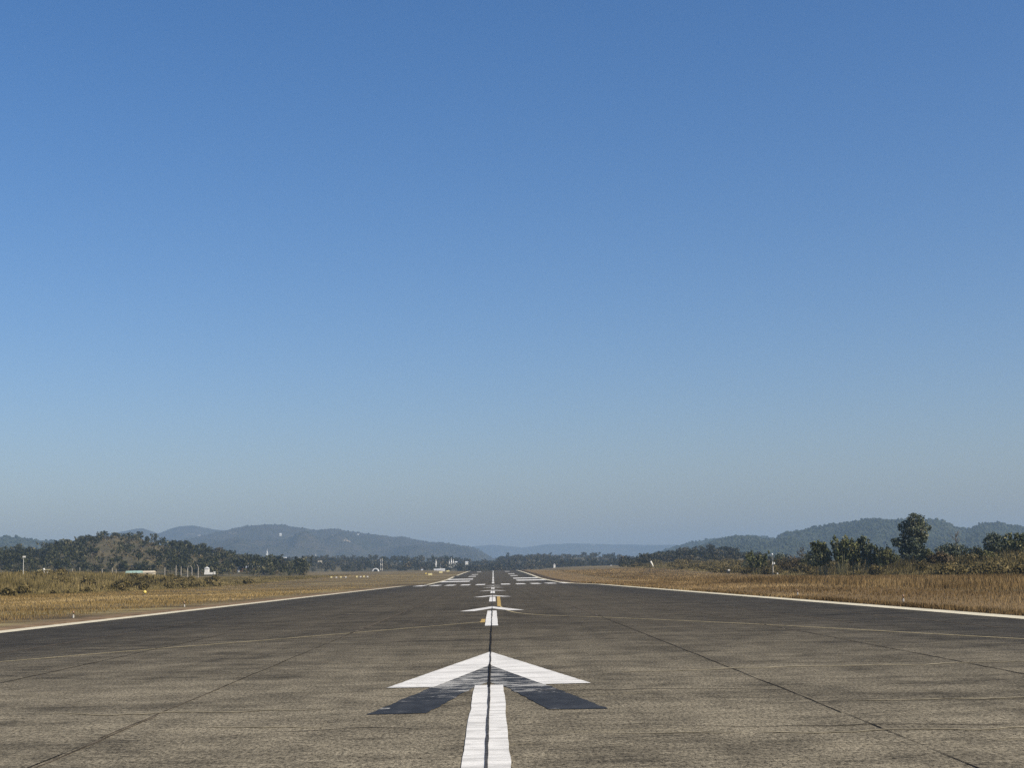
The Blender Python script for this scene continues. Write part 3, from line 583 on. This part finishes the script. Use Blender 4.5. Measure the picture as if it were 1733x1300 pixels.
for i, a in enumerate((
    ('round-crowned tree standing clear on the left hill crest', 'leftwood', 151, 1., 904.5, 15, 'leaf', .4),
    ('broad tree on the left hill crest, second from its left end', 'leftwood', 168, 1., 906, 16, 'leaf', .4),
    ('highest tree on the left hill crest with bare pale trunks below', 'leftwood', 195, 1., 902.5, 15, 'leaf', .5),
    ('wide olive tree right of the highest tree on the crest', 'leftwood', 220, 1., 908, 20, 'leaf2', .4),
    ('slim dark tree at the right end of the hill crest', 'leftwood', 237, .99, 907.5, 9, 'leaf', .25),
    ('thin pointed tree just right of the slim dark crest tree', 'leftwood', 249, .98, 909, 8, 'leaf2', .3),
    ('dark tree on the shoulder left of the hill crest', 'leftwood', 134, .97, 912, 15, 'leaf', .3),
    ('dark bushy tree lowest on the left shoulder of the hill', 'leftwood', 116, .95, 914, 15, 'leaf', .25),
    ('pointed dark tree above the light pole', 'leftwood', 32, .93, 924, 14, 'leaf', .2),
    ('dark tree above the crossbar wind gauge', 'leftwood', 52, .92, 925, 14, 'leaf2', .2),
    ('large dark tree where the hill slopes down to the right', 'leftwood', 345, .62, 920, 24, 'leaf', .15),
    ('olive tree right of the large dark tree on the slope', 'leftwood', 370, .55, 927, 20, 'leaf2', .2),
    ('dark rounded tree low on the right flank of the hill', 'leftwood', 388, .42, 932, 17, 'leaf', .2),
    ('spiky tree above the long white-roofed building', 'leftwood', 407, .35, 938, 19, 'leaf2', .2),
    ('bushy tree right of the spiky tree at the hill foot', 'leftwood', 432, .3, 940, 19, 'leaf', .2),
    ('near-black bush in front of the wood right of the long building', 'leftwood', 457, .1, 951, 17, 'leaf', .1),
    ('dark tree at the end of the hill beside the near-black bush', 'leftwood', 476, .2, 948, 14, 'leaf2', .2),
    ('dark clump of trees behind the fence posts at the hill foot', 'leftwood', 205, .12, 944, 24, 'leaf', .1),
    ('dark spreading tree above the teal-roofed shed', 'leftwood', 240, .14, 945, 26, 'leaf', .1),
    ('deep green tree at the hill foot behind the leaning posts', 'leftwood', 300, .2, 943, 22, 'leaf', .1),
    ('dark palm-like tree behind the small white hut', 'leftwood', 364, .15, 945, 16, 'leaf', .2),
    ('single dark brown tree on the dry middle slope of the hill', 'leftwood', 262, .5, 932, 14, 'leaf', .2),
    ('tall tree beside the white and grey lattice mast', 'midwood', 648, .35, 943, 9, 'leaf', .2),
    ('dark pointed tree left of the white pagoda spires', 'midwood', 733, .5, 940.5, 9, 'leaf', .15),
    ('dark tree directly behind the white pagoda spires', 'midwood', 757, .6, 943, 10, 'leaf', .15),
    ('bushy dark tree at the left end of the wood in the middle', 'midwood', 503, .12, 947, 14, 'leaf', .2),
    ('lone thin spire of a tree on the hill behind the runway end', 'centrewood', 860, .95, 936, 5, 'leaf', .25),
    ('dark rounded tree where the middle hill meets the runway end', 'centrewood', 848, .7, 942, 12, 'leaf', .15),
    ('dark flat-topped tree behind the leaning windsock', 'rightwood', 1107, .5, 938, 13, 'leaf', .2),
    ('small round dark tree right of the windsock', 'rightwood', 1124, .6, 937, 9, 'leaf', .45),
    ('dark round tree at the right end of the small right-hand hill', 'rightwood', 1246, .9, 929.5, 10, 'leaf', .4),
    ('bright green shrub tree in front of the small right-hand hill', 'rightwood', 1206, .02, 944, 17, 'leaf3', .1))):
    hill_tree(*a[:6], 200 + i, a[6], low=a[7])

# ------------------------------------------------------------------ airfield fittings
def zt(x, Y): X = at(x, 960, Y)[0]; return X, float(zf(X, Y))
# light pole on the left bank
Yp = 372; X, z = zt(39.5, Yp); top = at(40, 943, Yp)[2]; h = top - z
o = thing('light_pole', 'tall white lamp post on the bank at far left', 'lamp post', (X, Yp, z - .05))
MB().tube([(0, 0, 0), (0, 0, h * .5), (0, 0, h - .1)], [.085, .07, .055], 10).build('pole', M['metw'], o)
MB().box(-.18, .42, -.22, .22, h - .12, h + .28).build('lamp_head', M['whitewall'], o)
# crossbar wind gauge
Yp = 372; X, z = zt(74.5, Yp); hb = at(75, 964.5, Yp)[2] - z
o = thing('wind_gauge', 'white ball on a thin crossbar with a drooping tail, left bank', 'wind gauge', (X, Yp, z - .05))
MB().tube([(0, 0, 0), (0, 0, hb)], [.06, .045], 8).build('mast', M['metg'], o)
MB().tube([(-1.7, 0, hb - .12), (1.62, 0, hb + .0)], .055, 6).build('crossbar', M['signyel'], o)
MB().lathe([(.03, -.26), (.18, -.2), (.26, -.08), (.28, .04), (.22, .18), (.1, .26), (.02, .28)], 12, (0, -.05, hb + .1)).build('ball', M['whitewall'], o, True)
MB().tube([(0, -.1, hb - .2), (.12, -.1, hb - .6), (.42, -.1, hb - 1.0), (.75, -.1, hb - 1.22), (.85, -.1, hb - .85), (.92, -.1, hb - .5)], [.09, .08, .08, .1, .06, .04], 8).build('tail', M['metw'], o)
# striped mast on the right
Yp = 405; X, z = zt(1308, Yp); k = Yp / FPX; h = at(1304.5, 937, Yp)[2] - z
o = thing('weather_mast', 'slim mast with white foot and grey upper part before the right-hand reeds', 'mast', (X, Yp, z - .05))
MB().tube([(0, 0, 0), (0, 0, 1.0)], [.20, .27], 12).build('foot', M['whitewall'], o)
MB().tube([(0, 0, 1.0), (0, 0, 2.45)], [.20, .19], 12).build('lower_section', M['conc'], o)
b = MB()
for sx, sy in ((-1, -1), (1, -1), (1, 1), (-1, 1)): b.tube([(sx * .13, sy * .13, 2.45), (sx * .10, sy * .10, h)], .025, 5)
for q in range(8):
    z0 = 2.5 + q * (h - 2.6) / 8; z1 = 2.5 + (q + 1) * (h - 2.6) / 8; s = 1 if q % 2 else -1
    for (a, c) in (((-.12, -.12), (.12, -.12)), ((.12, -.12), (.12, .12)), ((.12, .12), (-.12, .12)), ((-.12, .12), (-.12, -.12))): b.tube([(a[0], a[1], z0 if s > 0 else z1), (c[0], c[1], z1 if s > 0 else z0)], .016, 4)
b.build('lattice', M['metg'], o)
MB().box(-.16, .06, -.22, -.14, 3.0, 3.75).build('band', M['whitewall'], o)
MB().box(.30, .62, -.16, .12, 3.05, 3.62).build('equipment_box', M['whitewall'], o)
MB().box(.10, .32, -.04, .02, 3.3, 3.36).build('bracket', M['metg'], o)
MB().lathe([(.04, 0), (.22, .03), (.25, .25), (.16, .45), (.03, .5)], 10, (-.05, 0, h - .45)).build('beacon', M['roofw'], o, True)
X, z = zt(1315.3, 402)
o = thing('marker_box', 'small white box on the grass at the foot of the striped mast', 'marker', (X, 402, z - .05))
MB().box(-.18, .18, -.14, .14, .15, .62).build('body', M['whitewall'], o); MB().box(-.21, .21, -.17, .17, .622, .67).build('lid', M['metw'], o)
MB().box(-.05, .05, -.05, .05, -.1, .148).build('leg', M['metg'], o)
# windsock
Yp = 560; X, z = zt(1101, Yp); k = Yp / FPX; h = at(1100, 948.5, Yp)[2] - z
o = thing('windsock', 'white windsock hanging limp from a dark pole', 'windsock', (X, Yp, z - .05))
MB().tube([(-.3, 0, 0), (-.3, 0, h)], [.07, .05], 8).build('pole', M['metd'], o)
rp = [(.02 + .42 * math.cos(a), .42 * math.sin(a), h - .35 + .2 * math.cos(a)) for a in np.linspace(0, 2 * math.pi, 15)]
MB().tube(rp, .035, 5).tube([(-.3, 0, h - .2), (-.4, 0, h - .55)], .03, 5).build('hoop', M['metd'], o)
MB().tube([(.02, 0, h - .38), (.35, 0, h - .95), (.75, 0, h - 1.8), (1.05, 0, h - 2.55)], [.40, .36, .30, .2], 12).build('sock', M['cloth'], o, True)
# runway edge lights
lg = 'small lights along the runway edge'
def edge_light(label, X, Y):
    o = thing('runway_light', label, 'runway light', (X, Y, float(zf(X, Y)) - .02), 0, lg)
    MB().lathe([(.05, 0), (.045, .10), (.03, .19)], 10).build('base', M['basewhite'], o)
    MB().lathe([(.022, .19), (.022, .25)], 8).build('stem', M['metd'], o)
    MB().lathe([(.035, .25), (.045, .29), (.042, .33), (.02, .37)], 10).build('lamp', M['orange'], o, True)
edge_light('nearest runway light beside the left side stripe', -21.39, 74.8)
edge_light('second runway light beyond the left side stripe', -21.37, 101.4)
edge_light('nearest runway light in the grass by the right side stripe', 19.96, 71.1)
edge_light('second runway light in the grass right of the runway', 20.14, 96.7)
X, Y, _ = at(245, 1004, 205); z = float(zf(X, Y))
o = thing('marker_ball', 'small yellow marker ball in the grass at left', 'marker', (X, Y, z - .03))
MB().lathe([(.05, -.05), (.045, .22)], 8).build('stake', M['metg'], o)
MB().lathe([(.06, .20), (.19, .27), (.25, .40), (.23, .53), (.14, .63), (.03, .67)], 14).build('ball', M['ballyel'], o, True)
# approach slope light units
pg = 'row of approach light units in the left field'
for x, lab in ((565, 'pair-lamp light unit at the left end of the row'), (581, 'second light unit from the left in the row'), (607, 'third light unit from the left in the row'), (619, 'light unit at the right end of the row')):
    Y = 585; X, z = zt(x, Y); o = thing('approach_light', lab, 'light unit', (X, Y, z - .03), 0, pg)
    w = 1.0 if x < 600 else .75
    for s in (-1, 1):
        MB().box(s * w - .30, s * w + .30, -.4, .4, .32, .92 if s < 0 else .78).build('lamp_housing', M['signyel'] if s < 0 else M['metw'], o)
        MB().tube([(s * w, 0, -.1), (s * w, 0, .318)], .05, 6).build('leg', M['metg'], o)
    MB().box(-w + .302, w - .302, -.04, .04, .42, .5).build('crossbar', M['metg'], o)
sg = 'pale yellow boards beside the runway'
for x, Y, w, h, lab in ((728, 618, 1.6, .95, 'nearest and largest pale yellow board left of the runway'), (746, 743, 1.7, .95, 'middle pale yellow board left of the runway'), (758, 859, 1.8, .85, 'farthest pale yellow board, close to the runway bars')):
    X, z = zt(x, Y); o = thing('marker_board', lab, 'board', (X, Y, z - .03), 0, sg)
    MB().box(-w / 2, w / 2, -.12, .12, .35, .35 + h * .8).build('panel', M['signyel'], o)
    for s in (-1, 1): MB().box(s * w * .35 - .05, s * w * .35 + .05, -.05, .05, -.1, .348).build('leg', M['metg'], o)
X, z = zt(721, 640); o = thing('marker_post', 'tiny yellow post left of the nearest pale yellow board', 'marker', (X, 640, z - .03))
MB().tube([(0, 0, -.1), (0, 0, .7)], .06, 6).build('post', M['metg'], o); MB().box(-.35, .35, -.08, .08, .702, 1.15).build('head', M['ballyel'], o)
X, z = zt(1232, 470); o = thing('marker_cabinet', 'low dark cabinet with a white top in the right-hand grass', 'cabinet', (X, 470, z - .03))
MB().box(-.45, .45, -.3, .3, .0, .95).build('body', M['metd'], o); MB().box(-.1, .55, -.36, .36, .953, 1.4).build('top', M['whitewall'], o)

# fence posts in front of the wooded hill
fg = 'weathered concrete fence posts below the wooded hill'
for i, (x, yt, yb_, bend, lab) in enumerate(((122.5, 963, 972, 0, 'leftmost short post at the foot of the hill'), (135, 961, 972, 0, 'taller post standing right of the leftmost post'), (173, 963, 972, 0, 'thin grey post between the left pair and the double posts'),
        (190, 961, 972, 0, 'thick pale post left of the teal-roofed shed'), (196.5, 964, 972, 0, 'short post just right of the thick pale post'), (279, 960.5, 970, 0, 'pale post right of the teal-roofed shed'),
        (298, 957, 970, 0, 'tall thin post with a dark base'), (306.5, 959, 970, 0, 'tall post leaning beside the thin one'), (317.5, 958, 969.5, 1, 'post with a bent top curving to the right'), (325, 958, 969.5, -1, 'post with a bent top curving to the left'), (335.5, 956, 969.5, -1, 'rightmost post with a hooked top'))):
    Y = 690 + i * 3; X, z = zt(x, Y); h = at(x, yt, Y)[2] - z; o = thing('fence_post', lab, 'fence post', (X, Y, z - .1), 0, fg)
    pts = [(0, 0, 0), (0, 0, h * .75), (0 if not bend else bend * .12, 0, h * .9), (bend * .75, 0, h + .1)]
    MB().tube(pts, [.2, .17, .15, .13], 6).build('post', M['conc'], o)

# ------------------------------------------------------------------ buildings
def house(name, label, x, Y, zb, wpx, hpx, wall, roof, depth=6., group=None, rf=.45, cat='building', door=True, gable=False):
    if Y > 1300: door = False
    X = at(x, 960, Y)[0]; w = pxm(wpx, Y); h = pxm(hpx, Y); o = thing(name, label, cat, (X, Y, zb), 0, group); hw = h * (1 - rf)
    MB().box(-w / 2, w / 2, 0, depth, -1.5 if Y < 1300 else -4, hw).build('wall', M[wall], o)
    b = MB(); e = .25
    if gable: pr = [(-w / 2 - e, hw + .003), (w / 2 + e, hw + .003), (0, h)]; b.poly([(p[0], -e, p[1]) for p in pr]).poly([(p[0], depth + e, p[1]) for p in pr])
    else: pr = [(-e, hw + .003), (depth + e, hw + .003), (depth / 2, h)]; b.poly([(-w / 2 - e, p[0], p[1]) for p in pr]).poly([(w / 2 + e, p[0], p[1]) for p in pr])
    n = 3
    for i in range(3): j = (i + 1) % 3; b.f.append((i, j, n + j, n + i))
    b.build('roof', M[roof], o)
    if door and w > 2.5: MB().box(-w * .1, w * .1, -.05, -.004, -.5, hw * .8).build('door', M['dark'], o)
    if w > 7 and Y < 1300:
        for q in (-.36, -.23, .23, .36): MB().box(w * q - .5, w * q + .5, -.05, -.004, hw * .3, hw * .75).build('window', M['dark'], o)
    return o
def gz(x, y, Y): return at(x, y, Y)[2]
house('shed', 'long low shed with a pale teal roof below the wooded hill', 225, 660, gz(225, 972.5, 660), 25, 6, 'cream', 'teal', 5, rf=.65)
house('shed', 'low cream-roofed shed joined to the right of the teal one', 249, 664, gz(249, 972.5, 664), 20, 6, 'cream', 'cream', 5, rf=.55)
house('hut', 'small white hut at the right foot of the wooded hill', 349.5, 790, gz(349, 966.5, 790), 6.5, 6.5, 'whitewall', 'roofw', 3, gable=True)
o = thing('low_wall', 'low broken white wall below the small white hut', 'wall', (at(355, 969.5, 760)[0], 760, gz(355, 971, 760)))
MB().box(-2.9, 1.6, 0, .3, -.5, .55).box(1.9, 2.9, 0, .3, -.5, .9).build('wall', M['whitewall'], o)
o = thing('gate_pillar', 'white pillar at the left end of the long building', 'pillar', (at(403.5, 960, 880)[0], 880, gz(403, 968, 880)))
MB().box(-.55, .55, 0, .8, -.5, 2.6).build('shaft', M['whitewall'], o); MB().box(-.7, .7, -.12, .92, 2.603, 2.85).build('cap', M['roofw'], o)
house('long_building', 'long building with a white sheet roof at the hill foot', 421, 900, gz(421, 968, 900), 33, 9.5, 'rust', 'roofw', 8, rf=.3)
o = thing('rail_fence', 'thin pale rail fence right of the long building', 'fence', (at(453, 960, 890)[0], 890, gz(453, 968, 890)))
for q in range(7): MB().box(-6 + q * 2 - .09, -6 + q * 2 + .09, -.09, .09, -.5, 1.8).build('post', M['conc'], o)
MB().box(-6.1, 6.1, -.15, -.093, 1.35, 1.55).build('rail', M['conc'], o)
# arched hangar and mast
Y = 1330; X = at(635.5, 960, Y)[0]; o = thing('arched_shed', 'small arched white shed beside the lattice mast', 'shed', (X, Y, gz(635, 967.5, Y)))
a = np.linspace(0, math.pi, 11); b = MB(); rx, rz_ = 2.9, 2.9
ring = lambda y, s: [(math.cos(t) * rx * s, y, math.sin(t) * rz_ * s) for t in a]
for (o1, o2) in ((ring(0, 1), ring(6, 1)),):
    n = len(b.v); b.v += o1 + o2; m = len(o1)
    for i in range(m - 1): b.f.append((n + i, n + i + 1, n + m + i + 1, n + m + i))
for i in range(10):
    p1, p2 = ring(0, 1), ring(-.05, .72); b.poly([p1[i], p1[i + 1], p2[i + 1], p2[i]])
b.build('roof', M['roofw'], o); MB().poly(ring(.3, .95)).build('opening', M['dark'], o)
Y = 1340; X = at(645.5, 960, Y)[0]; z0 = gz(645, 966, Y); h = gz(644.5, 946, Y) - z0
o = thing('lattice_mast', 'white and grey banded lattice mast in front of the middle wood', 'mast', (X, Y, z0))
for q in range(5):
    za, zc = h * q / 5, h * (q + 1) / 5; b = MB(); w = .85
    for sx, sy in ((-1, -1), (1, -1), (1, 1), (-1, 1)): b.tube([(sx * w, sy * w, za), (sx * w, sy * w, zc)], .12, 4)
    for (p, r_) in (((-w, -w), (w, -w)), ((w, -w), (w, w)), ((-w, w), (-w, -w))): b.tube([(*p, za), (*r_, zc)], .07, 4); b.tube([(*r_, za), (*p, zc)], .07, 4)
    b.build('section', M['metw'] if q % 2 == 0 else M['metg'], o)
MB().box(-1.0, 1.0, -1.0, 1.0, h + .003, h + .35).build('platform', M['metd'], o)
# pagoda spires and white houses in the wood
def spire(label, x, Y, ytop, ybase, wpx):
    z0 = gz(x, ybase, Y); h = gz(x, ytop, Y) - z0; w = pxm(wpx * .8, Y) / 2; o = thing('pagoda', label, 'pagoda', (at(x, 960, Y)[0], Y, z0), 0, 'white pagodas in and above the wood')
    MB().box(-w, w, -w, w, -4, h * .14).build('plinth', M['whitewall'], o)
    MB().lathe([(w * .9, h * .141), (w * .85, h * .3), (w * .6, h * .42), (w * .42, h * .5), (w * .34, h * .62), (w * .2, h * .8), (w * .04, h)], 12).build('spire', M['whitewall'], o, True)
spire('slim white pagoda spire left of the tall white cluster', 738, 1720, 946.5, 955, 3.4)
spire('tallest white pagoda spire in the wood left of the runway end', 764, 1720, 943.5, 956, 4.2)
spire('shorter white pagoda spire touching the tallest one', 767.5, 1730, 946, 955, 3.4)
spire('thin white pagoda left of the tallest spire', 760.5, 1725, 947, 955, 2.8)
spire('tiny white pagoda low on the long mountain, left of its foot', 452, 4700, 929.5, 938, 3.6)
spire('tiny white pagoda above the middle wood', 534.5, 2600, 937.5, 944, 2.4)
house('house', 'white house with flat pale roof below the slim pagoda', 747, 1760, gz(747, 957, 1760), 5, 3, 'whitewall', 'roofw', 5)
house('house', 'white house just right of the tallest pagoda', 772, 1800, gz(772, 953.5, 1800), 3.4, 2.8, 'whitewall', 'roofw', 5)
house('house', 'white house standing alone nearest the runway end', 790, 1800, gz(790, 953, 1800), 4.6, 2.2, 'whitewall', 'roofw', 5)
house('long_house', 'long low white building at the edge of the left field', 743.5, 1420, gz(743.5, 965.6, 1420), 18, 2.4, 'whitewall', 'roofw', 5, rf=.6)
house('hut', 'tiny white hut left of the long low white building', 714, 1420, gz(714, 966, 1420), 2.6, 2.2, 'whitewall', 'roofw', 3)
house('hut', 'tiny white hut at the foot of the hill behind the runway', 938.5, 1480, gz(938.5, 957.5, 1480), 3.2, 2.8, 'whitewall', 'roofw', 3, gable=True)
house('hut', 'small white hut at the edge of the right field', 1034.5, 1250, gz(1034.5, 959.8, 1250), 4.4, 3.2, 'whitewall', 'roofw', 3, gable=True)
house('hut', 'pale hut in the scrub between windsock and striped mast', 1186, 880, gz(1186, 961, 880), 7, 5.5, 'whitewall', 'roofw', 3, rf=.5)
house('house', 'white house with a tan roof on the hill behind the runway', 886.5, 2150, gz(886.5, 948.5, 2150), 7, 4.2, 'cream', 'cream', 6)
house('house', 'bright white house high on the long left mountain', 474.5, 5800, gz(474.5, 906, 5800), 3.2, 3.2, 'whitewall', 'roofw', 8)
house('house', 'white house on the ridge of the long left mountain', 606.5, 6250, gz(606.5, 907, 6250), 3., 3., 'whitewall', 'roofw', 8)
house('long_house', 'white roofs above the wood at the foot of the mountain', 481, 2450, gz(481, 945.5, 2450), 7, 2., 'whitewall', 'roofw', 8, rf=.6)
house('house', 'pale house half hidden in the middle wood', 541, 1750, gz(541, 952, 1750), 6, 2.2, 'cream', 'cream', 6, rf=.6)

# ------------------------------------------------------------------ air
b = MB().box(-14000, 14000, -400, 14000, -3, 345); hz_ = NT('haze_air'); hz_.t.nodes.remove(hz_.b)
vp = hz_.t.nodes.new('ShaderNodeVolumePrincipled'); vp.inputs['Density'].default_value = 1.2e-4; vp.inputs['Color'].default_value = (.41, .595, .83, 1); vp.inputs['Anisotropy'].default_value = 0
hz_.t.links.new(vp.outputs[0], hz_.out.inputs['Volume'])
tag(b.build('haze', hz_.m), 'thin blue haze between the runway and the far hills', 'haze', kind='stuff')

# ------------------------------------------------------------------ light
w = bpy.data.worlds.new('World'); sc.world = w; w.use_nodes = True; nt = w.node_tree; bg = nt.nodes['Background']
st = nt.nodes.new('ShaderNodeTexSky'); st.sky_type = 'NISHITA'; st.sun_disc = False
st.sun_elevation = math.radians(SUN_EL); st.sun_rotation = math.radians(SUN_AZ)
st.air_density = 1.07; st.dust_density = 1.5; st.ozone_density = 3.45; st.altitude = 0
hs = nt.nodes.new('ShaderNodeHueSaturation'); hs.inputs['Saturation'].default_value = 1.27
gm = nt.nodes.new('ShaderNodeGamma'); gm.inputs[1].default_value = 1.058; nt.links.new(st.outputs[0], gm.inputs[0]); nt.links.new(gm.outputs[0], hs.inputs['Color']); mx = nt.nodes.new('ShaderNodeMix'); mx.data_type = 'RGBA'; mx.blend_type = 'MULTIPLY'; mx.inputs[0].default_value = 1; mx.inputs[7].default_value = (1.02, .926, 1.0, 1)
nt.links.new(hs.outputs[0], mx.inputs[6]); nt.links.new(mx.outputs[2], bg.inputs[0]); bg.inputs[1].default_value = .113
sd = bpy.data.lights.new('sun', 'SUN'); so = bpy.data.objects.new('sun', sd); COL.objects.link(so)
sd.energy = 5.0; sd.angle = math.radians(.5); sd.color = (1, .90, .66)
a_, e_ = math.radians(SUN_AZ), math.radians(SUN_EL)
so.rotation_euler = Vector((math.sin(a_) * math.cos(e_), math.cos(a_) * math.cos(e_), math.sin(e_))).to_track_quat('Z', 'Y').to_euler()
vs = sc.view_settings; vs.view_transform = 'Standard'; vs.look = 'None'; vs.exposure = 0; vs.gamma = 1; vs.use_curve_mapping = False
sc.render.engine = 'CYCLES'; sc.cycles.use_denoising = False
sc.cycles.max_bounces = 4; sc.cycles.diffuse_bounces = 2; sc.cycles.glossy_bounces = 1; sc.cycles.volume_bounces = 1; sc.cycles.transparent_max_bounces = 4
